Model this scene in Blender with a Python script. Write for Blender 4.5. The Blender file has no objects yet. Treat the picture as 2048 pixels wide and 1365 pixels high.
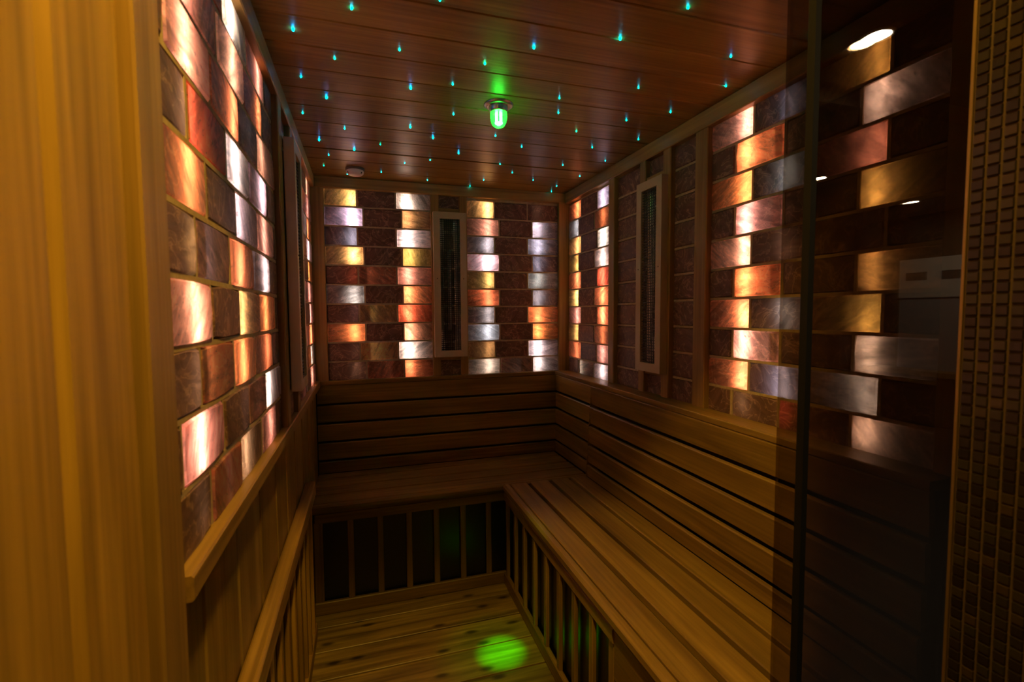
import bpy, bmesh, math, random
from mathutils import Matrix, Vector
random.seed(7)
S = bpy.context.scene
C = S.collection
# ------------------------------------------------------------------ camera, world, exposure
CAM = Vector((0.2492, -2.7215, 1.4000))
RT = Vector((0.95470, -0.29748, -0.00664)); UP = Vector((0.02378, 0.05402, 0.99826)); FW = Vector((0.29661, 0.95320, -0.05865))
cd = bpy.data.cameras.new('camera'); cam = bpy.data.objects.new('camera', cd); C.objects.link(cam)
M = Matrix((RT, UP, -FW)).transposed().to_4x4(); M.translation = CAM
cam.matrix_world = M
cd.sensor_width = 36.0; cd.lens = 16.735; cd.clip_start = 0.02; cd.clip_end = 60
cd.dof.use_dof = True; cd.dof.focus_distance = 2.4; cd.dof.aperture_fstop = 5.0
S.camera = cam
S.cycles.sample_clamp_indirect = 6.0; S.cycles.max_bounces = 8; S.cycles.diffuse_bounces = 4; S.cycles.glossy_bounces = 3; S.cycles.caustics_reflective = False; S.cycles.caustics_refractive = False
w = bpy.data.worlds.new('world'); S.world = w; w.use_nodes = True
w.node_tree.nodes['Background'].inputs[0].default_value = (1.0, 0.75, 0.5, 1)
w.node_tree.nodes['Background'].inputs[1].default_value = 0.0
S.view_settings.view_transform = 'Standard'; S.view_settings.look = 'None'
S.view_settings.gamma = 1.0; S.view_settings.exposure = 0.0; S.view_settings.use_curve_mapping = False

LED_W = 1.75         # watts of each light strip behind the salt bricks
LED_COL = (0.90, 0.92, 1.0)
DOWN_COL = (1.0, 0.57, 0.07)
DOWN_L = 1200.0       # radiance of the corridor downlights
def led(name, loc, facing, height):
    """vertical light strip in the cavity behind a salt brick panel, shining towards the room"""
    l = bpy.data.lights.new(name, 'AREA'); l.shape = 'RECTANGLE'; l.size = 0.012; l.size_y = height
    l.energy = LED_W * height; l.color = LED_COL
    o = bpy.data.objects.new(name, l); C.objects.link(o); o.location = loc
    f = Vector(facing); o.rotation_euler = f.to_track_quat('-Z', 'Z').to_euler()
    up = o.matrix_basis.to_3x3() @ Vector((0, 1, 0))
    if abs(up.z) < 0.9: o.matrix_basis = Matrix.Translation(loc) @ (f.to_track_quat('-Z', 'Y').to_matrix().to_4x4())
W = 1.4583; ZF = 0.02; ZC = 2.12; ZL = 1.045
CAV = 0.031
for x in (0.204, 0.491, 0.953, 1.261): led('led_strip', (x, CAV, 1.56), (0, -1, 0), 1.0)
for y in (-0.142, -0.455, -1.435, -1.60, -1.85): led('led_strip', (W + CAV, y, 1.56), (-1, 0, 0), 1.0)
for y in (-0.19, -0.43, -1.30, -1.575, -1.865): led('led_strip', (-CAV, y, 1.56), (1, 0, 0), 1.0)
# the down beam of the green ceiling lamp
gl = bpy.data.lights.new('green_beam', 'SPOT'); gl.energy = 480; gl.color = (0.03, 1.0, 0.0)
gl.spot_size = math.radians(6.8); gl.spot_blend = 1.0; gl.shadow_soft_size = 0.012
go = bpy.data.objects.new('green_beam', gl); C.objects.link(go); go.location = (0.713, -1.093, 2.025)
go.rotation_euler = (Vector((0.752, -0.930, ZF)) - go.location).to_track_quat('-Z', 'Y').to_euler()

gh = gl.copy(); gh.energy = 22; gh.spot_size = math.radians(17); g2 = bpy.data.objects.new('green_halo', gh); C.objects.link(g2)
g2.location = go.location; g2.rotation_euler = go.rotation_euler
# ------------------------------------------------------------------ materials
def mat(name):
    m = bpy.data.materials.new(name); m.use_nodes = True; nt = m.node_tree
    for n in list(nt.nodes): nt.nodes.remove(n)
    out = nt.nodes.new('ShaderNodeOutputMaterial')
    def N(t, **kw):
        n = nt.nodes.new(t)
        for k, v in kw.items():
            if isinstance(k, str) and hasattr(n, k): setattr(n, k, v)
        return n
    def L(a, ao, b, bi): nt.links.new(a.outputs[ao], b.inputs[bi])
    return m, nt, out, N, L
def plain(name, col, rough=0.5, metal=0.0, spec=0.5, noise=0.0, nscale=30):
    m, nt, out, N, L = mat(name)
    p = N('ShaderNodeBsdfPrincipled'); p.inputs['Base Color'].default_value = (*col, 1)
    p.inputs['Roughness'].default_value = rough; p.inputs['Metallic'].default_value = metal
    p.inputs['Specular IOR Level'].default_value = spec
    if noise:
        tc = N('ShaderNodeTexCoord'); nz = N('ShaderNodeTexNoise'); nz.inputs['Scale'].default_value = nscale; nz.inputs['Detail'].default_value = 4
        L(tc, 'Object', nz, 'Vector')
        mp = N('ShaderNodeMapRange'); mp.inputs['To Min'].default_value = 1 - noise; mp.inputs['To Max'].default_value = 1 + noise
        L(nz, 'Fac', mp, 'Value')
        mx = N('ShaderNodeVectorMath', operation='SCALE'); mx.inputs[0].default_value = col; L(mp, 'Result', mx, 'Scale'); L(mx, 0, p, 'Base Color')
    L(p, 0, out, 0); return m
def wood(name, light, dark, rough=0.45, spec=0.4, grain=9.0, knots=0.0, vary=0.28):
    m, nt, out, N, L = mat(name)
    tc = N('ShaderNodeTexCoord'); oi = N('ShaderNodeObjectInfo')
    ml = N('ShaderNodeMath', operation='MULTIPLY'); ml.inputs[1].default_value = 53.0; L(oi, 'Random', ml, 0)
    cx = N('ShaderNodeCombineXYZ'); L(ml, 0, cx, 0); L(ml, 0, cx, 1); L(ml, 0, cx, 2)
    ad = N('ShaderNodeVectorMath', operation='ADD'); L(tc, 'Object', ad, 0); L(cx, 0, ad, 1)
    def nz(sc, scale, det, dist=0.0):
        mp = N('ShaderNodeMapping'); mp.inputs['Scale'].default_value = sc; L(ad, 0, mp, 'Vector')
        n = N('ShaderNodeTexNoise'); n.inputs['Scale'].default_value = scale; n.inputs['Detail'].default_value = det; n.inputs['Distortion'].default_value = dist
        L(mp, 'Vector', n, 'Vector'); return n
    a = nz((0.9, grain, grain), 2.2, 4, 0.6); b = nz((2.0, 95, 95), 1.0, 3); c = nz((1.0, 2.5, 2.5), 2.0, 2)
    r = N('ShaderNodeValToRGB'); r.color_ramp.elements[0].position = 0.33; r.color_ramp.elements[1].position = 0.68
    r.color_ramp.elements[0].color = (*dark, 1); r.color_ramp.elements[1].color = (*light, 1); L(a, 'Fac', r, 'Fac')
    def rng(src, so, lo, hi):
        q = N('ShaderNodeMapRange'); q.inputs['To Min'].default_value = lo; q.inputs['To Max'].default_value = hi; L(src, so, q, 'Value'); return q
    f1 = rng(b, 'Fac', 0.5, 1.5); f2 = rng(oi, 'Random', 1 - vary, 1 + vary); f3 = rng(c, 'Fac', 0.82, 1.18)
    m1 = N('ShaderNodeMath', operation='MULTIPLY'); L(f1, 0, m1, 0); L(f2, 0, m1, 1)
    m2 = N('ShaderNodeMath', operation='MULTIPLY'); L(m1, 0, m2, 0); L(f3, 0, m2, 1)
    sc = N('ShaderNodeVectorMath', operation='SCALE'); L(r, 'Color', sc, 0); L(m2, 0, sc, 'Scale')
    col = sc
    if knots:
        mp = N('ShaderNodeMapping'); mp.inputs['Scale'].default_value = (3.4, 8.5, 0.0); L(ad, 0, mp, 'Vector')
        v = N('ShaderNodeTexVoronoi', voronoi_dimensions='2D'); v.inputs['Scale'].default_value = 1.0; L(mp, 'Vector', v, 'Vector')
        kr = N('ShaderNodeMapRange'); kr.inputs['From Min'].default_value = 0.045; kr.inputs['From Max'].default_value = 0.125
        kr.inputs['To Min'].default_value = 1 - knots; kr.inputs['To Max'].default_value = 1.0; L(v, 'Distance', kr, 'Value')
        k2 = N('ShaderNodeVectorMath', operation='SCALE'); L(sc, 0, k2, 0); L(kr, 0, k2, 'Scale'); col = k2
    p = N('ShaderNodeBsdfPrincipled'); L(col, 0, p, 'Base Color')
    p.inputs['Roughness'].default_value = rough; p.inputs['Specular IOR Level'].default_value = spec
    bp = N('ShaderNodeBump'); bp.inputs['Strength'].default_value = 0.18; bp.inputs['Distance'].default_value = 0.004; L(b, 'Fac', bp, 'Height'); L(bp, 0, p, 'Normal')
    L(p, 0, out, 0); return m
def emit(name, col, s):
    m, nt, out, N, L = mat(name); e = N('ShaderNodeEmission'); e.inputs[0].default_value = (*col, 1); e.inputs[1].default_value = s; L(e, 0, out, 0); return m
def salt():
    """translucent salt brick: object colour = tint, object alpha = how clear the salt is"""
    m, nt, out, N, L = mat('salt_brick')
    tc = N('ShaderNodeTexCoord'); oi = N('ShaderNodeObjectInfo')
    ml = N('ShaderNodeMath', operation='MULTIPLY'); ml.inputs[1].default_value = 71.0; L(oi, 'Random', ml, 0)
    cx = N('ShaderNodeCombineXYZ'); L(ml, 0, cx, 0); L(ml, 0, cx, 1); L(ml, 0, cx, 2)
    ad = N('ShaderNodeVectorMath', operation='ADD'); L(tc, 'Object', ad, 0); L(cx, 0, ad, 1)
    # bedding direction tilts from brick to brick
    an = N('ShaderNodeMath', operation='MULTIPLY_ADD'); an.inputs[1].default_value = 2.4; an.inputs[2].default_value = -1.2; L(oi, 'Random', an, 0)
    ro = N('ShaderNodeVectorRotate', rotation_type='Y_AXIS'); L(ad, 0, ro, 'Vector'); L(an, 0, ro, 'Angle')
    def nz(sc, scale, det, dist=0.0, src=ro):
        mp = N('ShaderNodeMapping'); mp.inputs['Scale'].default_value = sc; L(src, 0, mp, 'Vector')
        n = N('ShaderNodeTexNoise'); n.inputs['Scale'].default_value = scale; n.inputs['Detail'].default_value = det; n.inputs['Distortion'].default_value = dist
        L(mp, 'Vector', n, 'Vector'); return n
    a = nz((1, 1, 4.5), 9, 5, 0.9); b = nz((1, 1, 1), 7, 2, 0.4, ad); c = nz((1, 1, 2.2), 46, 6, 0.5); sp = nz((1, 1, 1.8), 95, 3)
    def rng(src, so, fl, fh, lo, hi):
        q = N('ShaderNodeMapRange'); q.inputs['From Min'].default_value = fl; q.inputs['From Max'].default_value = fh
        q.inputs['To Min'].default_value = lo; q.inputs['To Max'].default_value = hi; L(src, so, q, 'Value'); return q
    def mul(x, y):
        q = N('ShaderNodeMath', operation='MULTIPLY'); L(x, 0, q, 0); L(y, 0, q, 1); return q
    k = mul(mul(rng(a, 'Fac', 0.3, 0.7, 0.50, 1.40), rng(b, 'Fac', 0.3, 0.7, 0.5, 1.5)), mul(rng(c, 'Fac', 0.3, 0.7, 0.75, 1.25), rng(sp, 'Fac', 0.30, 0.37, 0.40, 1.0)))
    al = N('ShaderNodeMath', operation='MULTIPLY'); L(k, 0, al, 0); L(oi, 'Alpha', al, 1)
    sc = N('ShaderNodeVectorMath', operation='SCALE'); L(oi, 'Color', sc, 0); L(al, 0, sc, 'Scale')
    t = N('ShaderNodeBsdfTranslucent'); L(sc, 0, t, 'Color')
    # surface
    ve = nz((1, 1, 1), 14, 6, 1.6, ad); vr = N('ShaderNodeValToRGB'); L(ve, 'Fac', vr, 'Fac')
    e = vr.color_ramp.elements; e[0].position = 0.475; e[0].color = (0.120, 0.064, 0.044, 1); e[1].position = 0.53; e[1].color = (0.135, 0.074, 0.052, 1)
    x = e.new(0.503); x.color = (0.30, 0.18, 0.12, 1)
    sf = N('ShaderNodeVectorMath', operation='SCALE'); L(vr, 'Color', sf, 0); L(rng(a, 'Fac', 0.3, 0.7, 0.7, 1.5), 0, sf, 'Scale')
    p = N('ShaderNodeBsdfPrincipled'); L(sf, 0, p, 'Base Color'); p.inputs['Roughness'].default_value = 0.5; p.inputs['Specular IOR Level'].default_value = 0.35
    bu = N('ShaderNodeBump'); bu.inputs['Strength'].default_value = 0.35; bu.inputs['Distance'].default_value = 0.004; L(c, 'Fac', bu, 'Height'); L(bu, 0, p, 'Normal')
    s = N('ShaderNodeAddShader'); L(p, 0, s, 0); L(t, 0, s, 1); L(s, 0, out, 0); return m
def pane_mat(name, tint, ior=1.5):
    m, nt, out, N, L = mat(name)
    t = N('ShaderNodeBsdfTransparent'); t.inputs[0].default_value = (*tint, 1)
    g = N('ShaderNodeBsdfGlossy'); g.inputs['Roughness'].default_value = 0.0; g.inputs['Color'].default_value = (1, 1, 1, 1)
    ge = N('ShaderNodeNewGeometry'); io = N('ShaderNodeMapRange'); io.inputs['To Min'].default_value = ior; io.inputs['To Max'].default_value = 1/ior
    L(ge, 'Backfacing', io, 'Value'); fr = N('ShaderNodeFresnel'); L(io, 0, fr, 0)      # the same outer reflectance on both faces of the sheet
    x = N('ShaderNodeMixShader'); L(fr, 0, x, 0); L(t, 0, x, 1); L(g, 0, x, 2); L(x, 0, out, 0); return m

WALLW = wood('cedar_wall', (0.46, 0.27, 0.040), (0.30, 0.17, 0.022), rough=0.5, vary=0.26)
CEILW = wood('cedar_ceiling', (0.29, 0.172, 0.030), (0.195, 0.110, 0.017), rough=0.36, spec=0.3, vary=0.14)
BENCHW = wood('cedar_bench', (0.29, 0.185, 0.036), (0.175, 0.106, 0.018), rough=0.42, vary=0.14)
FLOORW = wood('knotty_cedar_floor', (0.31, 0.215, 0.048), (0.105, 0.066, 0.013), rough=0.4, grain=13, knots=0.75, vary=0.2)
TRIMW = wood('cedar_trim', (0.36, 0.22, 0.060), (0.26, 0.15, 0.036), rough=0.45, vary=0.08)
RAILW = wood('cedar_rail', (0.44, 0.26, 0.05), (0.22, 0.12, 0.024), rough=0.45, grain=18, vary=0.08)
SALT = salt()
GROUT = plain('grout', (0.46, 0.35, 0.22), 0.9, noise=0.35, nscale=60)
DARKB = plain('cavity_board', (0.02, 0.015, 0.012), 0.9)
CREAM = plain('cream_paint', (0.52, 0.42, 0.27), 0.45, noise=0.06)
BLACK = plain('black_wire', (0.01, 0.01, 0.01), 0.5)
SEAL = plain('black_rubber', (0.004, 0.004, 0.004), 0.7, spec=0.2)
PANEL = plain('black_heating_panel', (0.010, 0.009, 0.009), 0.28)
CHROME = plain('brushed_chrome', (0.55, 0.52, 0.48), 0.28, 1.0)
MIRROR = plain('polished_reflector', (0.85, 0.78, 0.70), 0.30, 1.0)
TUBE = plain('ceramic_tube', (0.70, 0.62, 0.55), 0.35)
PLAST = plain('white_plastic', (0.72, 0.66, 0.62), 0.4)
SCREW = plain('dark_screw', (0.04, 0.03, 0.02), 0.5, 0.6)
GLASS1 = pane_mat('bronze_glass', (0.62, 0.57, 0.50)); GLASS2 = pane_mat('smoked_glass', (0.74, 0.70, 0.62))

# ------------------------------------------------------------------ helpers
WM = {}
def put(o, world, parent=None, kind=None, label=None, cat=None, group=None):
    C.objects.link(o); o.matrix_basis = world; WM[o.name] = world.copy()
    if parent is not None:
        o.parent = parent; o.matrix_parent_inverse = WM[parent.name].inverted()
    if kind: o['kind'] = kind
    if label: o['label'] = label
    if cat: o['category'] = cat
    if group: o['group'] = group
    return o
def thing(name, label, cat, loc, group=None):
    e = bpy.data.objects.new(name, None); e.empty_display_size = 0.05
    return put(e, Matrix.Translation(loc), None, None, label, cat, group)
def mesh_obj(name, verts, faces, m, world=None, parent=None, smooth=False, **kw):
    me = bpy.data.meshes.new(name); me.from_pydata(verts, [], faces); me.materials.append(m); me.update()
    if smooth:
        for p in me.polygons: p.use_smooth = True
    return put(bpy.data.objects.new(name, me), world or Matrix(), parent, **kw)
_bm = {}
def board_mesh(L, Wd, T, ch, m):
    key = (round(L, 4), round(Wd, 4), round(T, 4), ch, m.name)
    if key in _bm: return _bm[key]
    h, t = Wd/2, T/2; c = min(ch, t*0.8, h*0.8)
    prof = [(-h+c, -t), (h-c, -t), (h, -t+c), (h, t-c), (h-c, t), (-h+c, t), (-h, t-c), (-h, -t+c)]
    v = [(sx*L/2, y, z) for sx in (-1, 1) for y, z in prof]
    f = [tuple(reversed(range(8)))[::-1][::-1], tuple(range(8, 16))]
    f += [(i, 8+i, 8+(i+1) % 8, (i+1) % 8)[::-1] for i in range(8)]
    me = bpy.data.meshes.new('board'); me.from_pydata(v, [], f); me.materials.append(m); me.update()
    b = bmesh.new(); b.from_mesh(me); bmesh.ops.recalc_face_normals(b, faces=b.faces); b.to_mesh(me); b.free()
    _bm[key] = me; return me
AX = {'X': Matrix(), 'Y': Matrix.Rotation(math.pi/2, 4, 'Z'), 'Z': Matrix.Rotation(-math.pi/2, 4, 'Y')}
def board(name, a, b, m, parent=None, ax='X', ch=0.002, extra=None, **kw):
    """a bevelled board filling the box a-b, its grain along ax"""
    a, b = Vector(a), Vector(b); d = b - a; d = Vector([abs(x) for x in d]); c = (a+b)/2
    if ax == 'X': L, w_, t = d.x, d.y, d.z
    elif ax == 'Y': L, w_, t = d.y, d.x, d.z
    else: L, w_, t = d.z, d.y, d.x
    o = bpy.data.objects.new(name, board_mesh(L, w_, t, ch, m))
    return put(o, Matrix.Translation(c) @ (extra or Matrix()) @ AX[ax], parent, **kw)
def boxes_obj(name, boxes, m, world=None, parent=None, **kw):
    v, f = [], []
    for (a, b) in boxes:
        n = len(v); x0, y0, z0 = a; x1, y1, z1 = b
        v += [(x0,y0,z0),(x1,y0,z0),(x1,y1,z0),(x0,y1,z0),(x0,y0,z1),(x1,y0,z1),(x1,y1,z1),(x0,y1,z1)]
        f += [(n,n+3,n+2,n+1),(n+4,n+5,n+6,n+7),(n,n+1,n+5,n+4),(n+1,n+2,n+6,n+5),(n+2,n+3,n+7,n+6),(n+3,n,n+4,n+7)]
    return mesh_obj(name, v, f, m, world, parent, **kw)
def lathe(name, prof, m, world, parent=None, seg=28, smooth=True, **kw):
    v, f = [], []
    for (r, z) in prof:
        for i in range(seg):
            a = 2*math.pi*i/seg; v.append((r*math.cos(a), r*math.sin(a), z))
    for k in range(len(prof)-1):
        for i in range(seg):
            j = (i+1) % seg; f.append((k*seg+i, k*seg+j, (k+1)*seg+j, (k+1)*seg+i))
    if prof[-1][0] < 1e-5 or True:
        f.append(tuple(range((len(prof)-1)*seg, len(prof)*seg)))
    return mesh_obj(name, v, f, m, world, parent, smooth, **kw)
T = Matrix.Translation

# ------------------------------------------------------------------ structure: floor, ceiling, walls
def struct(name, boxes, m, label=None): return boxes_obj(name, boxes, m, None, None, kind='structure', label=label)
floor = struct('floor', [((-0.1, -2.08, -0.02), (W+0.1, 0.1, 0.004))], DARKB, 'knotty cedar plank floor with a green pool of light')
y = -0.385
k = 0
while y > -2.08:
    y1 = max(y-0.162, -2.08)
    board('plank', (0.0, y1+0.004, 0.0), (0.98, y-0.004, ZF), FLOORW, floor, 'X', 0.002); y -= 0.162
ceiling = struct('ceiling', [((-0.1, -2.08, ZC+0.016), (W+0.1, 0.1, ZC+0.06))], DARKB, 'dark cedar plank ceiling dotted with star lights')
seams = [0.06, -0.158, -0.318, -0.470, -0.622, -0.765, -0.905, -1.040, -1.172, -1.300, -1.432, -1.566, -1.702, -1.838, -1.974, -2.08]
for a, b in zip(seams, seams[1:]):
    ya, yb = a, b+0.0022
    if abs(b+0.470) < 1e-4: yb = b+0.012        # one open board joint with a shadow gap
    board('plank', (-0.05, yb, ZC), (W+0.05, ya, ZC+0.018), CEILW, ceiling, 'X', 0.0025)
wall_back = struct('wall_back', [((-0.1, 0.07, 0), (W+0.1, 0.1, ZC+0.02)), ((-0.02, 0.0, 0.0), (W+0.02, 0.07, 1.035))], DARKB, 'back wall of backlit pink salt bricks above the bench')
wall_right = struct('wall_right', [((W+0.07, -2.08, 0), (W+0.1, 0.1, ZC+0.02)), ((W, -2.08, 0), (W+0.07, 0.0, 1.035))], DARKB, 'right wall of backlit salt bricks behind the long bench')
wall_left = struct('wall_left', [((-0.1, -2.55, 0), (-0.07, 0.1, ZC+0.02)), ((-0.07, -2.55, 0), (-0.022, 0.02, 1.035)), ((-0.07, -2.55, 1.0), (-0.022, -2.07, 2.6))], DARKB, 'left wall of backlit salt bricks over vertical cedar boards')
# ------------------------------------------------------------------ salt bricks
TINT = dict(w=(0.94, 0.62, 0.49), l=(0.76, 0.56, 0.58), y=(1.0, 0.46, 0.11), o=(1.0, 0.215, 0.06), p=(1.0, 0.33, 0.19), r=(1.0, 0.12, 0.045),
            g=(0.60, 0.50, 0.50), b=(0.55, 0.24, 0.09), d=(0.28, 0.12, 0.07))
ST = [0.006, 0.022, 0.07, 0.14, 0.24, 0.36, 0.50, 0.66, 0.84, 1.0]
def brick_mesh(w_, h_, seed):
    r = random.Random(seed); nx, nz = 3, 2
    ring = [(i/nx, 0) for i in range(nx)] + [(1, j/nz) for j in range(nz)] + [(1-i/nx, 1) for i in range(nx)] + [(0, 1-j/nz) for j in range(nz)]
    v, n = [], len(ring)
    jit = [(r.uniform(-.0011, .0011), r.uniform(-.0011, .0011)) for _ in ring]
    for depth, ins in ((0.021, 0.0), (0.005, 0.0), (0.0, 0.0045)):
        for (u, t), (jx, jz) in zip(ring, jit):
            c = 0.003 if (u in (0, 1) and t in (0, 1) and depth < 0.015) else 0.0
            x = (u-.5)*(w_-2*ins); z = (t-.5)*(h_-2*ins)
            x -= math.copysign(c, x); z -= math.copysign(c, z)
            v.append((x+jx, depth + (r.uniform(-.0008, .0008) if depth < 0.015 else 0), z+jz))
    f = []
    for k in range(2):
        for i in range(n):
            j = (i+1) % n; f.append((k*n+i, k*n+j, (k+1)*n+j, (k+1)*n+i))
    f.append(tuple(range(2*n, 3*n)))
    me = bpy.data.meshes.new('brick'); me.from_pydata(v, [], f); me.materials.append(SALT); me.update(); return me
nb = [0]
def place_brick(parent, frame, u0, u1, z0, z1, code):
    """frame maps local (u along the wall, depth behind the face, z) to the world"""
    nb[0] += 1; r = random.Random(nb[0]*13)
    w_, h_ = u1-u0-0.0050, z1-z0-0.0056
    o = bpy.data.objects.new('brick', brick_mesh(w_, h_, nb[0]))
    t, s = code[0], float(code[1:] or 3)
    base = TINT[t]; k = r.uniform(0.93, 1.07)
    i = int(s); st = ST[i] + (ST[min(i+1, 9)]-ST[i])*(s-i)
    o.color = (base[0]*k, base[1]*r.uniform(0.9, 1.1), base[2]*r.uniform(0.8, 1.2), st*r.uniform(0.9, 1.1))
    put(o, frame @ T(((u0+u1)/2, r.uniform(-0.0015, 0.0015), (z0+z1)/2)), parent)
def panel(parent, frame, z9, p, rows, ztop, zbot, umin, umax):
    """rows: ten lists of (u boundaries, codes); builds bricks and the recessed grout between them"""
    g = []
    for k, (bd, codes) in enumerate(rows):
        zt = min(z9+(9-k)*p, ztop); zb = max(z9+(8-k)*p, zbot)
        for (u0, u1), c in zip(zip(bd, bd[1:]), codes): place_brick(parent, frame, u0, u1, zb, zt, c)
        g.append(((umin, 0.0018, zb-0.0044), (umax, 0.019, zb+0.0044)))
        for u in bd[1:-1]: g.append(((u-0.0042, 0.0020, zb), (u+0.0042, 0.019, zt)))
        for u in (bd[0], bd[-1]): g.append(((u-0.003, 0.004, zb), (u+0.003, 0.019, zt)))
    g.append(((umin, 0.0035, min(z9+9*p, ztop)-0.003), (umax, 0.019, 2.10)))
    boxes_obj('grout', g, GROUT, frame, parent)
FB = Matrix(); FR = T((W, 0, 0)) @ Matrix.Rotation(-math.pi/2, 4, 'Z'); FL = Matrix.Rotation(math.pi/2, 4, 'Z')
def rows3(odd, even, tab): return [(odd if k % 2 == 0 else even, t.split()) for k, t in enumerate(tab)]
TABL = ['y6.5 d1 w7', 'l7 d1 y4', 'g2.5 d1 w8', 'y6 g1 y5', 'r1 o5.4 p6', 'l3.6 d1 o6', 'd1 y6 r6', 'o5.4 d1 p6', 'd0.5 y8.5 w7.3', 'b1 o7.6 o5']
panel(wall_back, FB, 1.143, 0.1038, rows3([0.060, 0.228, 0.4316, 0.630], [0.060, 0.260, 0.463, 0.630], TABL), 2.076, 1.036, 0.05, 0.632)
TABR = ['y7 d1 d1', 'p5 r1 g4.6', 'g3.4 d0.6 g3.6', 'w8 d1 g1.4', 'y4 d0.6 g3.6', 'o5.5 d0.6 g2.5', 'g2.6 d1 o6', 'g4.4 d1 o5.6', 'y3.4 d0.8 w5.5', 'w4.6 w7 w5']
panel(wall_back, FB, 1.135, 0.1018, rows3([0.815, 0.993, 1.198, 1.40], [0.815, 1.022, 1.227, 1.40], TABR), 2.06, 1.036, 0.81, 1.41)
panel(wall_back, FB, 1.135, 0.1038, [([0.63, 0.815], ['d0'])]*10, 2.07, 1.036, 0.63, 0.815)
TABF = ['o4.6 d1 l5.6', 'g4 d1 o3', 'y4.6 d1 w7', 'y5 d0.5 w7', 'o5.6 d1 r6', 'y6 d1 o7', 'p5.4 d1 o7', 'y4.4 d1 o3.6', 'o4.6 d1 p5.6', 'd1 w7.6 w6']
panel(wall_right, FR, 1.127, 0.1028, rows3([0.0, 0.186, 0.386, 0.56], [0.0, 0.154, 0.355, 0.56], TABF), 2.06, 1.03, -0.01, 0.57)
panel(wall_right, FR, 1.130, 0.1035, [([0.60, 0.835], ['d1'])]*10, 2.06, 1.03, 0.60, 0.835)
panel(wall_right, FR, 1.130, 0.1035, [([0.835, 1.05], ['d0.3'])]*10, 2.06, 1.03, 0.835, 1.05)
panel(wall_right, FR, 1.133, 0.1042, [([1.05, 1.21], ['d1'])]*10, 2.07, 1.03, 1.05, 1.21)
TABN = ['p7 g1.5 y5 d0.4', 'd1 o7.2 d0.6 w7', 'o7.4 g1.8 p5.6 d0.4', 'd1 p7 d0.6 y5.5', 'p7 d1.6 d0.6 g2', 'd0.5 o7.4 d0.4 y5', 'o6.6 g2.2 y5.6 d0.4', 'd0.6 p7 d0.6 w6.8', 'o5.6 g2.6 l5 d0.4', 'd1.2 b1.3 r1.6 w6']
panel(wall_right, FR, 1.133, 0.1042, rows3([1.265, 1.459, 1.675, 1.878, 2.02], [1.265, 1.384, 1.581, 1.808, 2.02], TABN), 2.07, 1.03, 1.26, 2.03)
# left wall: u runs with +Y, so far bricks come last
def lrow(bd, codes): return (bd, codes.split())
TABLN = [lrow([-2.03, -1.83, -1.63, -1.43, -1.22, -1.10], 'd1 o5.5 w7 p5.6 d1'), lrow([-2.03, -1.88, -1.68, -1.47, -1.265, -1.10], 'b2 p7.2 p6.8 o5 d1'),
         lrow([-2.03, -1.945, -1.735, -1.53, -1.34, -1.10], 'd1 p7.6 o6 l4.6 p4'), lrow([-2.03, -1.86, -1.64, -1.45, -1.24, -1.10], 'b2 r7.4 w6.8 w5.4 d1'),
         lrow([-2.03, -1.78, -1.583, -1.38, -1.156, -1.10], 'o7.2 d1 w6.4 p5 d1'), lrow([-2.03, -1.845, -1.643, -1.44, -1.23, -1.10], 'b2 w5.4 o6.2 w5.4 d1'),
         lrow([-2.03, -1.778, -1.583, -1.38, -1.156, -1.10], 'p7.6 d1 y5.6 o5.4 d1'), lrow([-2.03, -1.849, -1.643, -1.45, -1.223, -1.10], 'b1.6 o7 o5 o4.6 d1'),
         lrow([-2.03, -1.945, -1.733, -1.533, -1.335, -1.10], 'b1 p7.8 d1 p6.4 w5.2'), lrow([-2.03, -1.822, -1.617, -1.406, -1.21, -1.10], 'b1 p6.4 b4 p4.4 d1')]
panel(wall_left, FL, 1.145, 0.1038, TABLN, 2.08, 1.036, -2.04, -1.09)
panel(wall_left, FL, 1.145, 0.1038, [([-1.09, -0.81], ['d0.3'])]*10, 2.08, 1.036, -1.09, -0.81)
TABLF = ['d1 p6 d1 p6', 'd1 g2 r6 p4', 'd1 g3 w7.6 o5', 'd1 d1 o4.6 w6.6', 'd1 p6 d1 o5', 'd1 d1 p6.6 p6', 'd1 w6.6 d1 p6', 'd1 d0.6 p6 o6.6', 'd1 w5.4 o6 w5', 'd1 p5 d1 p5.4']
panel(wall_left, FL, 1.145, 0.1038, rows3([-0.81, -0.60, -0.40, -0.205, 0.0], [-0.81, -0.64, -0.45, -0.25, 0.0], TABLF), 2.08, 1.036, -0.82, 0.01)

# ------------------------------------------------------------------ trim: posts, rails, sills
tn = [0]
def trim(a, b, ax, m=None, label=None, ch=0.003):
    tn[0] += 1
    return board('trim_%d' % tn[0], a, b, m or TRIMW, None, ax, ch, kind='structure', label=label)
trim((0.0, -0.026, 2.062), (W, 0.03, ZC), 'X', label='cedar rail along the top of the back wall')
trim((-0.03, -2.05, 2.058), (0.020, -0.0, ZC), 'Y', label='cedar rail along the top of the left wall')
trim((W-0.028, -2.05, 2.058), (W+0.03, -0.0, ZC), 'Y', label='cedar rail along the top of the right wall')
trim((-0.03, -0.022, ZL), (0.063, 0.05, 2.062), 'Z', label='cedar post in the back left corner')
trim((1.392, -0.022, ZL), (W+0.03, 0.05, 2.062), 'Z', label='cedar post in the back right corner')
for (a, b) in ((0.621, 0.666), (0.781, 0.826)): trim((a, -0.02, ZL), (b, 0.05, 2.062), 'Z', label='narrow cedar post flanking the back wall heater')
for z in (1.972, 1.136): trim((0.666, -0.014, z), (0.781, 0.03, z+0.020), 'X', ch=0.002, label='short cedar block between the heater posts')
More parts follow.
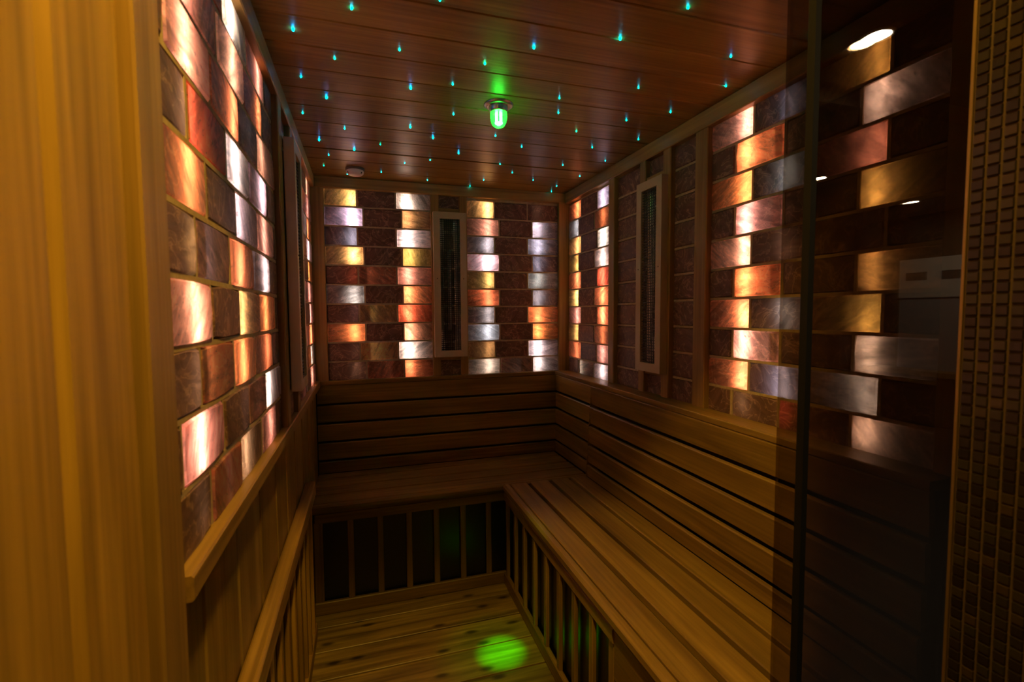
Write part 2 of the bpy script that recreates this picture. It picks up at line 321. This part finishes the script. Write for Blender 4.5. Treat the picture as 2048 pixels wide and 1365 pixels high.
for (a, b) in ((-0.607, -0.552), (-0.878, -0.833), (-1.057, -1.006), (-1.272, -1.205)): trim((W-0.022, a, ZL), (W+0.05, b, 2.06), 'Z', label='cedar post on the right salt wall')
for z in (1.965, 1.126): trim((W-0.014, -1.006, z), (W+0.03, -0.878, z+0.020), 'Y', ch=0.002, label='short cedar block between the right heater posts')
trim((W-0.022, -2.085, ZL), (W+0.05, -2.012, 2.06), 'Z', label='cedar end post of the right salt wall')
for (a, b) in ((-1.112, -1.050), (-0.862, -0.805)): trim((-0.05, a, ZL), (0.018, b, 2.06), 'Z', label='cedar post on the left salt wall')
for z in (1.972, 1.13): trim((-0.03, -1.05, z), (0.012, -0.862, z+0.020), 'Y', ch=0.002, label='short cedar block between the left heater posts')
trim((-0.05, -1.998, 1.012), (0.022, -0.0, ZL+0.003), 'Y', label='cedar sill under the left salt wall')
trim((-0.06, -2.072, 0.0), (0.012, -1.996, 2.6), 'Z', label='upright cedar trim beside the left salt wall')
# vertical boards of the left wall: wainscot below the sill, full height in front
y = -0.02; k = 0
ww = [0.105, 0.088, 0.12, 0.095, 0.11]
while y > -1.996:
    y1 = max(y-ww[k % 5], -1.996); board('plank', (-0.024, y1+0.0012, 0.0), (0.0 if k % 2 else -0.002, y-0.0012, 1.012), BENCHW, wall_left, 'Z', 0.003); y = y1; k += 1  # weaker lamplight on these boards is put into the colour by darker bench wood
for (a, b) in ((-2.210, -2.076), (-2.352, -2.218), (-2.494, -2.360), (-2.56, -2.502)): board('plank', (-0.026, a, 0.0), (0.0, b, 2.6), WALLW, wall_left, 'Z', 0.008)
# ------------------------------------------------------------------ benches
ZS = 0.545
XF, YF = 0.897, -0.487          # front edges of the two seats
XB, YB = 0.917, -0.44           # front faces below them
bb = thing('sauna_bench', 'cedar slatted bench running along the back wall under the salt bricks', 'bench', (0.45, -0.25, ZF))
for i, (a, b) in enumerate(((-0.104, -0.030), (-0.229, -0.117), (-0.339, -0.242), (-0.4545, -0.352))):
    board('seat_slat', (0.003, a, ZS-0.026), (1.352, b, ZS), BENCHW, bb, 'X', 0.003)
board('nosing', (0.003, YF, ZS-0.032), (1.352, -0.4565, ZS), BENCHW, bb, 'X', 0.008)
board('apron', (0.003, YB-0.012, 0.494), (XB, YB+0.012, ZS-0.026), BENCHW, bb, 'X', 0.002)
for x in (0.06, 0.45, 0.88, 1.30): board('support', (x-0.02, -0.42, ZF), (x+0.02, -0.05, ZS-0.0265), DARKB, bb, 'Y', 0.002)
board('top_rail', (0.017, YB-0.014, 0.450), (XB+0.012, YB+0.006, 0.496), BENCHW, bb, 'X', 0.004)
board('bottom_rail', (0.009, YB-0.014, ZF), (XB, YB+0.006, 0.079), BENCHW, bb, 'X', 0.004)
board('stile', (0.009, YB-0.004, 0.079), (0.048, YB+0.010, 0.451), BENCHW, bb, 'Z', 0.003)
for a in (0.154, 0.287, 0.420, 0.552, 0.683, 0.814): board('slat', (a, YB-0.010, 0.079), (a+0.028, YB+0.004, 0.450), BENCHW, bb, 'Z', 0.003)
board('heating_panel', (0.012, YB+0.012, 0.05), (XB, YB+0.020, 0.494), PANEL, bb, 'X', 0.001, label='black heating panel behind the slats')
rb = thing('sauna_bench', 'long cedar slatted bench along the right wall towards the glass', 'bench', (1.12, -1.25, ZF))
YE = -2.055
for (a, b) in ((0.930, 1.016), (1.035, 1.131), (1.149, 1.241), (1.259, 1.346)): board('seat_slat', (a, YE, ZS-0.026), (b, YF-0.002, ZS), BENCHW, rb, 'Y', 0.003)
board('nosing', (XF-0.004, YE, ZS-0.034), (0.9285, YF-0.002, ZS+0.002), BENCHW, rb, 'Y', 0.009)
board('apron', (XB-0.008, YE, 0.494), (XB+0.014, YF-0.002, ZS-0.026), BENCHW, rb, 'Y', 0.002)
for y in (-0.55, -1.0, -1.5, -2.0): board('support', (XB+0.03, y-0.02, ZF), (1.33, y+0.02, ZS-0.0265), DARKB, rb, 'X', 0.002)
board('top_rail', (XB-0.012, -1.556, 0.452), (XB+0.008, YB-0.016, 0.497), BENCHW, rb, 'Y', 0.004)
board('bottom_rail', (XB-0.014, -1.556, ZF), (XB+0.006, YB-0.016, 0.079), BENCHW, rb, 'Y', 0.004)
board('stile', (XB-0.004, -1.552, 0.079), (XB+0.008, -1.520, 0.452), BENCHW, rb, 'Z', 0.003)
for k in range(8):
    yc = -1.417+0.132*k; board('slat', (XB-0.010, yc-0.013, 0.079), (XB+0.006, yc+0.013, 0.452), BENCHW, rb, 'Z', 0.003)
board('heating_panel', (XB+0.014, -1.552, 0.05), (XB+0.022, -0.46, 0.494), PANEL, rb, 'Y', 0.001, label='black heating panel behind the slats')
board('front_board', (XB-0.006, YE, 0.345), (XB+0.012, -1.558, 0.494), BENCHW, rb, 'Y', 0.003)
board('front_board', (XB-0.006, YE, ZF), (XB+0.012, -1.558, 0.342), BENCHW, rb, 'Y', 0.003)
# ------------------------------------------------------------------ backrests
GZ = [0.546, 0.615, 0.7155, 0.8165, 0.9175, 1.022]
def rest(name, label, loc, ax, u0, u1, face, lean, off=0.0):
    t = thing(name, label, 'backrest', loc)
    ang = math.radians(lean)
    for i, (a, b) in enumerate(zip(GZ, GZ[1:])):
        za, zb = a+(0.0055 if i else 0.001), b-(0.0055 if i < 4 else 0.0005)
        zc = (za+zb)/2; o = face + math.tan(ang)*(1.02-zc)
        if ax == 'X': board('slat', (u0, -o-0.0, za), (u1, -o+0.018, zb), BENCHW, t, 'X', 0.004, extra=Matrix.Rotation(-ang, 4, 'X'))
        else: board('slat', (W-o, u0, za), (W-o+0.018, u1, zb), BENCHW, t, 'Y', 0.004, extra=Matrix.Rotation(-ang, 4, 'Y'))
    return t
t = rest('backrest', 'horizontal cedar slat backrest of the back wall bench', (0.68, -0.02, ZS), 'X', 0.004, 1.368, 0.030, 0.6)
board('ledge', (0.004, -0.034, 1.022), (W-0.1, -0.0038, ZL), BENCHW, t, 'X', 0.003)
board('backing', (0.004, -0.010, 0.56), (1.36, -0.004, 1.02), DARKB, t, 'X', 0.001)
t = rest('backrest', 'short cedar slat backrest in the corner above the back bench', (1.38, -0.26, ZS), 'Y', -0.5055, -0.036, 0.092, 1.2)
board('ledge', (W-0.096, -0.5055, 1.022), (W-0.0038, -0.0038, ZL), BENCHW, t, 'Y', 0.003)
board('backing', (W-0.06, -0.505, 0.56), (W-0.05, -0.04, 1.02), DARKB, t, 'Y', 0.001)
t = rest('backrest', 'long cedar slat backrest leaning behind the right wall bench', (1.36, -1.28, ZS), 'Y', YE, -0.512, 0.092, 3.4)
board('ledge', (W-0.098, YE, 1.022), (W-0.0038, -0.507, ZL), BENCHW, t, 'Y', 0.003)
board('backing', (W-0.055, YE, 0.56), (W-0.045, -0.52, 1.02), DARKB, t, 'Y', 0.001)
# a slanted end cover where the long backrest starts
v = [(W-0.123, -0.5125, 0.547), (W-0.03, -0.5125, 0.547), (W-0.03, -0.5125, 1.022), (W-0.094, -0.5125, 1.022)]
v += [(x, -0.507, z) for x, _, z in v]
mesh_obj('end_cover', v, [(0,1,2,3), (7,6,5,4), (0,4,5,1), (1,5,6,2), (2,6,7,3), (3,7,4,0)], BENCHW, None, t)
# ------------------------------------------------------------------ heater guard on the left wall
g = thing('heater_guard', 'low cedar rail guard with upright slats along the left wall', 'guard', (0.02, -1.3, ZF))
board('top_rail', (0.001, -2.06, 0.640), (0.040, -0.60, 0.700), RAILW, g, 'Y', 0.005)
board('bottom_rail', (0.001, -2.06, ZF), (0.030, -0.60, 0.085), RAILW, g, 'Y', 0.004)
for k in range(12):
    yc = -0.66-0.125*k; board('slat', (0.014, yc-0.016, 0.085), (0.028, yc+0.016, 0.640), WALLW, g, 'Z', 0.003)
board('heating_panel', (0.001, -2.05, 0.09), (0.006, -0.61, 0.635), PANEL, g, 'Y', 0.001, label='black heating panel behind the slats')
# ------------------------------------------------------------------ infrared wall heaters
def heater(label, frame, loc):
    """local: x along the wall, y 0 = wall face and negative into the room, z up; 0.186 wide, 0.81 high"""
    t = thing('infrared_heater', label, 'heater', loc, 'infrared wall heaters'); hw, h, fw_ = 0.0925, 0.81, 0.037
    d0, d1 = -0.021, -0.052
    def bar(pts):
        v = [(x, d0, z) for x, z in pts] + [(x, d1, z) for x, z in pts]
        inner = [(x*0.985, d1-0.0, z) for x, z in pts]
        return mesh_obj('frame_bar', v, [(3,2,1,0), (4,5,6,7), (0,1,5,4), (1,2,6,5), (2,3,7,6), (3,0,4,7)], CREAM, frame, t)
    e = 0.0004; iw = hw-fw_
    bar([(-hw, 0), (hw, 0), (iw, fw_-e), (-iw, fw_-e)]); bar([(-iw, h-fw_+e), (iw, h-fw_+e), (hw, h), (-hw, h)])
    bar([(-hw, e), (-iw-e, fw_), (-iw-e, h-fw_), (-hw, h-e)]); bar([(hw, h-e), (iw+e, h-fw_), (iw+e, fw_), (hw, e)])
    wires = []; z = fw_+0.006; p = 0.0115
    while z < h-fw_: wires.append(((-iw, -0.045, z-0.0017), (iw, -0.0428, z+0.0017))); z += p
    n = 9
    for i in range(1, n): x = -iw+2*iw*i/n; wires.append(((x-0.0016, -0.0428, fw_), (x+0.0016, -0.0406, h-fw_)))
    boxes_obj('grille', wires, BLACK, frame, t, label='black wire mesh grille')
    # reflector trough and tubes
    seg = 14; v = []; f = []
    for i in range(seg+1):
        a = math.pi*i/seg; x = -math.cos(a)*(iw+0.004); y = -0.024+0.028*math.sin(a)
        v += [(x, y, fw_-0.004), (x, y, h-fw_+0.004)]
    f = [(2*i, 2*i+1, 2*i+3, 2*i+2) for i in range(seg)]
    n0 = len(v); v2 = [(x, y+0.0015, z) for x, y, z in v]; v += v2
    f += [(n0+2*i, n0+2*i+2, n0+2*i+3, n0+2*i+1) for i in range(seg)]
    mesh_obj('reflector', v, f, MIRROR, frame, t, smooth=True, label='polished curved metal reflector')
    lathe('heating_tube', [(0.0, 0.10), (0.011, 0.10), (0.011, 0.56), (0.0, 0.56)], TUBE, frame @ T((0, -0.022, 0.05)), t, 14, label='ceramic heating tube behind the grille')
    for x in (-hw+fw_/2, hw-fw_/2): lathe('screw', [(0.0028, 0.0), (0.0024, 0.0012), (0.0004, 0.0014)], SCREW, frame @ T((x, d1, h*0.545)) @ Matrix.Rotation(math.pi/2, 4, 'X'), t, 10)
heater('tall cream framed infrared heater on the back salt wall', T((0.7215, 0, 1.154)), (0.7215, -0.03, 1.154))
heater('tall cream framed infrared heater on the right salt wall', T((W, -0.950, 1.145)) @ Matrix.Rotation(-math.pi/2, 4, 'Z'), (W-0.03, -0.95, 1.145))
heater('tall cream framed infrared heater seen edge-on on the left salt wall', T((0, -0.955, 1.150)) @ Matrix.Rotation(math.pi/2, 4, 'Z'), (0.03, -0.955, 1.15))
# ------------------------------------------------------------------ green ceiling lamp
lx, ly = 0.713, -1.093
lp = thing('ceiling_lamp', 'glowing green bulb lamp with chrome flange in the cedar ceiling', 'lamp', (lx, ly, ZC-0.08))
dn = T((lx, ly, ZC)) @ Matrix.Rotation(math.pi, 4, 'X')
lathe('flange', [(0.050, -0.001), (0.050, 0.003), (0.045, 0.007), (0.036, 0.009), (0.034, 0.008), (0.001, 0.008)], CHROME, dn, lp, 40, label='chrome flange ring')
lathe('collar', [(0.033, 0.006), (0.032, 0.022), (0.030, 0.026), (0.026, 0.026)], CHROME, dn, lp, 32, label='chrome collar')
m, nt, out, N, L = mat('lamp_glass')
tr = N('ShaderNodeBsdfTransparent'); tr.inputs[0].default_value = (0.80, 1.0, 0.80, 1); tl = N('ShaderNodeBsdfTranslucent'); tl.inputs[0].default_value = (0.3, 1.0, 0.3, 1)
gs = N('ShaderNodeBsdfGlossy'); gs.inputs['Roughness'].default_value = 0.05
mx = N('ShaderNodeMixShader'); mx.inputs[0].default_value = 0.35; L(tr, 0, mx, 1); L(tl, 0, mx, 2)
fr = N('ShaderNodeFresnel'); fr.inputs[0].default_value = 1.45; m2 = N('ShaderNodeMixShader'); L(fr, 0, m2, 0); L(mx, 0, m2, 1); L(gs, 0, m2, 2); L(m2, 0, out, 0)
lathe('glass_bulb', [(0.0285, 0.020), (0.0295, 0.034), (0.0290, 0.048), (0.0262, 0.060), (0.0205, 0.070), (0.012, 0.0765), (0.003, 0.0785)], m, dn, lp, 32, label='clear glass dome lit green')
GE = emit('green_led', (0.035, 1.0, 0.07), 50.0)
for k in range(6):
    a = math.pi*k/3+0.3; boxes_obj('led_bar', [((-0.0022, -0.0022, 0.024), (0.0022, 0.0022, 0.062))], GE, dn @ T((0.010*math.cos(a), 0.010*math.sin(a), 0)), lp)
lathe('led_tip', [(0.014, 0.060), (0.014, 0.0635), (0.009, 0.067), (0.001, 0.068)], GE, dn, lp, 20)
# ------------------------------------------------------------------ smoke sensor
sn = thing('ceiling_sensor', 'small round white sensor on the ceiling near the back wall', 'sensor', (0.226, -0.192, ZC-0.03))
dn = T((0.226, -0.192, ZC)) @ Matrix.Rotation(math.pi, 4, 'X')
lathe('base', [(0.046, 0.0), (0.046, 0.008), (0.043, 0.010), (0.02, 0.011)], plain('sensor_base', (0.12, 0.09, 0.07), 0.6), dn, sn, 28)
lathe('cover', [(0.041, 0.008), (0.042, 0.016), (0.040, 0.024), (0.033, 0.030), (0.02, 0.033), (0.002, 0.034)], PLAST, dn, sn, 28, label='rounded white plastic cover')
for a in (3.7, 5.6): lathe('vent_hole', [(0.0045, 0.0), (0.004, 0.0012), (0.0005, 0.0014)], SEAL, dn @ T((0.0385*math.cos(a), -0.0385*math.sin(a), 0.0235)) @ Matrix.Rotation(-a, 4, 'Z') @ Matrix.Rotation(math.radians(55), 4, 'Y'), sn, 10)
# ------------------------------------------------------------------ star lights
ST_XY = [(0.24, -1.501), (0.097, -1.372), (0.434, -1.589), (0.998, -1.731), (0.36, -1.351), (0.189, -1.253), (0.6, -1.349), (0.707, -1.468), (0.91, -1.572), (1.256, -1.582), (0.086, -1.115), (0.149, -0.989), (0.41, -1.136), (0.534, -1.198), (0.894, -1.203), (1.108, -1.344), (1.37, -1.433), (0.059, -0.834), (0.577, -0.975), (0.936, -1.094), (1.321, -1.215), (1.207, -1.104), (0.439, -0.812), (0.197, -0.725), (0.092, -0.569), (0.228, -0.49), (0.335, -0.584), (0.538, -0.724), (0.778, -0.815), (0.921, -0.723), (1.073, -0.952), (1.359, -0.944), (1.218, -0.802), (0.674, -0.568), (1.361, -0.656), (0.116, -0.377), (0.083, -0.207), (0.454, -0.357), (0.565, -0.435), (0.896, -0.467), (1.193, -0.54), (0.187, -0.093), (0.353, -0.175), (0.596, -0.091), (0.886, -0.179), (0.842, -0.036), (0.995, -0.349), (1.143, -0.252), (1.356, -0.387), (1.315, -0.17), (1.332, -0.051), (1.375, -1.732)]
STAR = {'cyan': emit('star_cyan', (0.0, 0.60, 0.85), 60.0), 'blue': emit('star_blue', (0.0, 0.36, 1.0), 80.0), 'green': emit('star_green', (0.0, 0.85, 0.35), 44.0)}
blue = {1, 7, 10, 11, 12, 24, 25, 27, 33, 9}; green = {6, 26, 30, 36}
big = {1: 1.5, 11: 1.4, 12: 1.4, 24: 1.3, 25: 1.5, 7: 1.4, 8: 1.4, 0: 1.3, 6: 1.3, 22: 1.3, 3: 1.25, 27: 1.3, 33: 1.2}
def star_mesh(c):
    prof = [(0.0019, 0.0), (0.0019, 0.0024), (0.0013, 0.0036), (0.0003, 0.0040)]; seg = 8; v = []; f = []
    for r, z in prof: v += [(r*math.cos(2*math.pi*i/seg), r*math.sin(2*math.pi*i/seg), -z) for i in range(seg)]
    for k in range(3): f += [(k*seg+i, (k+1)*seg+i, (k+1)*seg+(i+1) % seg, k*seg+(i+1) % seg) for i in range(seg)]
    f.append(tuple(range(3*seg, 4*seg))[::-1])
    me = bpy.data.meshes.new('star_'+c); me.from_pydata(v, [], f); me.materials.append(STAR[c]); me.update(); return me
SM = {c: star_mesh(c) for c in STAR}
ORD = ['first', 'second', 'third', 'fourth', 'fifth', 'sixth', 'seventh', 'eighth', 'ninth', 'tenth', 'eleventh', 'twelfth', 'thirteenth', 'fourteenth', 'fifteenth', 'sixteenth']
def plank_of(y): return next(k for k, (a, b) in enumerate(zip(seams, seams[1:])) if b <= y < a)
rowsx = {}
for (x, y) in ST_XY: rowsx.setdefault(plank_of(y), []).append(x)
for i, (x, y) in enumerate(ST_XY):
    c = 'blue' if i in blue else 'green' if i in green else 'cyan'
    o = bpy.data.objects.new('star_light', SM[c]); k = big.get(i, 0.95 if y < -0.7 else 0.8)
    pk = plank_of(y); xs = sorted(rowsx[pk]); n = xs.index(x)
    place = 'alone' if len(xs) == 1 else 'leftmost' if n == 0 else 'rightmost' if n == len(xs)-1 else ORD[n]+' from left'
    put(o, T((x, y, ZC+0.0003)) @ Matrix.Diagonal((k, k, k*1.15, 1)), None, None, 'tiny %s star light, %s on the %s ceiling plank from the back wall' % (c, place, ORD[pk]), 'star light', 'star lights in the ceiling')
# ------------------------------------------------------------------ glass front
gp = thing('glass_panel', 'fixed bronze glass panel at the right of the entrance', 'glass panel', (1.2, -2.062, ZF))
boxes_obj('pane', [((0.949, -2.066, ZF), (1.4575, -2.060, 2.12))], GLASS1, None, gp)
gd = thing('glass_door', 'dark glass door with black edge seal slid over the fixed panel', 'glass door', (1.2, -2.095, ZF))
boxes_obj('pane', [((0.978, -2.098, ZF+0.005), (1.47, -2.090, 2.3))], GLASS2, None, gd)
boxes_obj('edge_seal', [((0.966, -2.100, ZF+0.005), (0.978, -2.086, 2.3))], SEAL, None, gd, label='black rubber edge seal')
# ------------------------------------------------------------------ added tiled partition standing in for a mosaic wall mirrored in the glass
m, nt, out, N, L = mat('mosaic_glaze')
oi = N('ShaderNodeObjectInfo'); ge = N('ShaderNodeNewGeometry'); ad = N('ShaderNodeMath', operation='ADD'); L(oi, 'Random', ad, 0); L(ge, 'Random Per Island', ad, 1)
frc = N('ShaderNodeMath', operation='FRACT'); L(ad, 0, frc, 0)
rp = N('ShaderNodeValToRGB'); rp.color_ramp.interpolation = 'LINEAR'; L(frc, 0, rp, 'Fac')
e = rp.color_ramp.elements; e[0].color = (0.007, 0.005, 0.004, 1); e[1].color = (0.030, 0.018, 0.006, 1); e.new(0.45).color = (0.012, 0.008, 0.006, 1); e.new(0.75).color = (0.017, 0.014, 0.007, 1)
p = N('ShaderNodeBsdfPrincipled'); L(rp, 'Color', p, 'Base Color'); p.inputs['Roughness'].default_value = 0.3; p.inputs['Specular IOR Level'].default_value = 0.4; L(p, 0, out, 0)
TGROUT = plain('tile_grout', (0.046, 0.025, 0.007), 0.9, noise=0.2, nscale=90)
TX, TY0, PY, PZ = 1.0, -2.3005, 0.0155, 0.0145
wt = struct('wall_tile_standin', [((TX+0.0022, -2.76, 0.0), (TX+0.06, TY0, 2.6))], TGROUT, 'stand-in for a small brown mosaic tile wall mirrored at the right edge')
def tile_geo(cy, cz, hy=0.0066, hz=0.0061):
    c = 0.0008
    return [(TX+0.0022, cy-hy, cz-hz), (TX+0.0022, cy+hy, cz-hz), (TX+0.0022, cy+hy, cz+hz), (TX+0.0022, cy-hy, cz+hz), (TX, cy-hy+c, cz-hz+c), (TX, cy+hy-c, cz-hz+c), (TX, cy+hy-c, cz+hz-c), (TX, cy-hy+c, cz+hz-c)]
TFC = [(4, 7, 6, 5), (0, 4, 5, 1), (1, 5, 6, 2), (2, 6, 7, 3), (3, 7, 4, 0)]
tm = bpy.data.meshes.new('tile'); tm.from_pydata([(x-TX, y, z) for x, y, z in tile_geo(0, 0)], [], TFC); tm.materials.append(m); tm.update()
rv, rf, cnt = [], [], 0
ncol = int(0.455/PY); nrow = int(2.59/PZ)
for ci in range(ncol):
    for ri in range(nrow):
        cy, cz = TY0-PY*(ci+0.5), PZ*(ri+0.5)
        if (ci < 4 and 0.90 < cz < 1.80) or (ci == 4 and 0.93 < cz < 1.55):
            cnt += 1; put(bpy.data.objects.new('tile', tm), T((TX, cy, cz)), wt)
        else:
            n = len(rv); rv += tile_geo(cy, cz); rf += [tuple(n+q for q in fc) for fc in TFC]
mesh_obj('tiles', rv, rf, m, None, wt, kind='stuff')
board('edge_strip', (TX-0.001, TY0, 0.0), (TX+0.061, TY0+0.004, 2.6), plain('brass_edge', (0.25, 0.17, 0.07), 0.4, 0.8), wt, 'Z', 0.0005)
# ------------------------------------------------------------------ corridor outside, seen mirrored in the glass
PAINT = plain('brown_paint', (0.12, 0.075, 0.035), 0.7, noise=0.1, nscale=4); PALE = plain('pale_paint', (0.62, 0.58, 0.54), 0.6); CFLOOR = plain('corridor_tile', (0.05, 0.034, 0.02), 0.5, noise=0.2, nscale=8)
struct('floor_corridor', [((-2, -6.6, -0.03), (7.2, -2.08, 0.0))], CFLOOR, 'dark tiled corridor floor')
struct('ceiling_corridor', [((-2, -6.6, 2.6), (7.2, -2.08, 2.66))], plain('corridor_ceiling', (0.14, 0.095, 0.055), 0.8), 'brown corridor ceiling')
struct('wall_front', [((0.0, -2.08, ZC+0.06), (1.47, -2.05, 2.6)), ((1.4585+0.012, -2.10, 0.0), (7.2, -2.05, 2.6)), ((-2, -2.58, 0.0), (-0.07, -2.55, 2.6))], PAINT, 'brown wall around the sauna front')
struct('wall_corridor_rear', [((-2, -6.65, 0), (7.2, -6.6, 2.6))], PAINT, 'brown rear wall of the corridor')
struct('wall_corridor_left', [((-2.05, -6.6, 0), (-2, -2.55, 2.6))], PAINT, 'brown left wall of the corridor')
struct('wall_corridor_right', [((7.0, -6.6, 0), (7.05, -2.08, 2.6))], PAINT, 'brown right wall of the corridor')
tn[0] += 1; boxes_obj('trim_%d' % tn[0], [((2.0, -3.52, 2.5), (7.0, -3.44, 2.6))], PAINT, None, None, kind='structure', label='low ceiling beam of the corridor')
cb = thing('wall_cabinet', 'pale grey cabinet unit on the right corridor wall', 'cabinet', (6.95, -5.5, 0.0))
boxes_obj('upper_panel', [((6.96, -5.95, 1.56), (7.0, -5.0, 2.05))], PALE, None, cb)
boxes_obj('lower_panel', [((6.98, -5.95, 0.66), (7.0, -5.0, 1.56))], plain('grey_paint', (0.36, 0.36, 0.38), 0.6), None, cb)
boxes_obj('counter', [((6.72, -6.2, 0.60), (7.0, -4.9, 0.66))], TRIMW, None, cb); boxes_obj('base', [((6.78, -6.15, 0.0), (7.0, -4.95, 0.60))], PAINT, None, cb)
for yy in (-5.75, -5.35): boxes_obj('vent', [((6.955, yy-0.12, 1.78), (6.96, yy+0.12, 1.88))], plain('vent_grey', (0.10, 0.09, 0.08), 0.6), None, cb)
DE = emit('downlight_glow', DOWN_COL, DOWN_L); DF = emit('downlight_glow_far', (1.0, 0.80, 0.55), 300.0); RING = plain('white_ring', (0.7, 0.66, 0.6), 0.5)
for i, (x, y, lab) in enumerate(((0.33, -2.45, 'recessed downlight in the corridor ceiling just outside the sauna door'), (2.42, -3.05, 'recessed downlight mirrored high in the glass door'), (4.21, -4.82, 'recessed downlight mirrored beside the black door seal'), (6.08, -5.25, 'recessed downlight mirrored in the middle of the glass door'))):
    dl = thing('downlight', lab, 'downlight', (x, y, 2.58), 'corridor downlights'); dn = T((x, y, 2.6)) @ Matrix.Rotation(math.pi, 4, 'X')
    lathe('ring', [(0.066, 0.0), (0.066, 0.004), (0.050, 0.006), (0.050, 0.001)], RING, dn, dl, 28)
    lathe('lens', [(0.050, 0.002), (0.001, 0.0022)], DE if i == 0 else DF, dn, dl, 28, False)
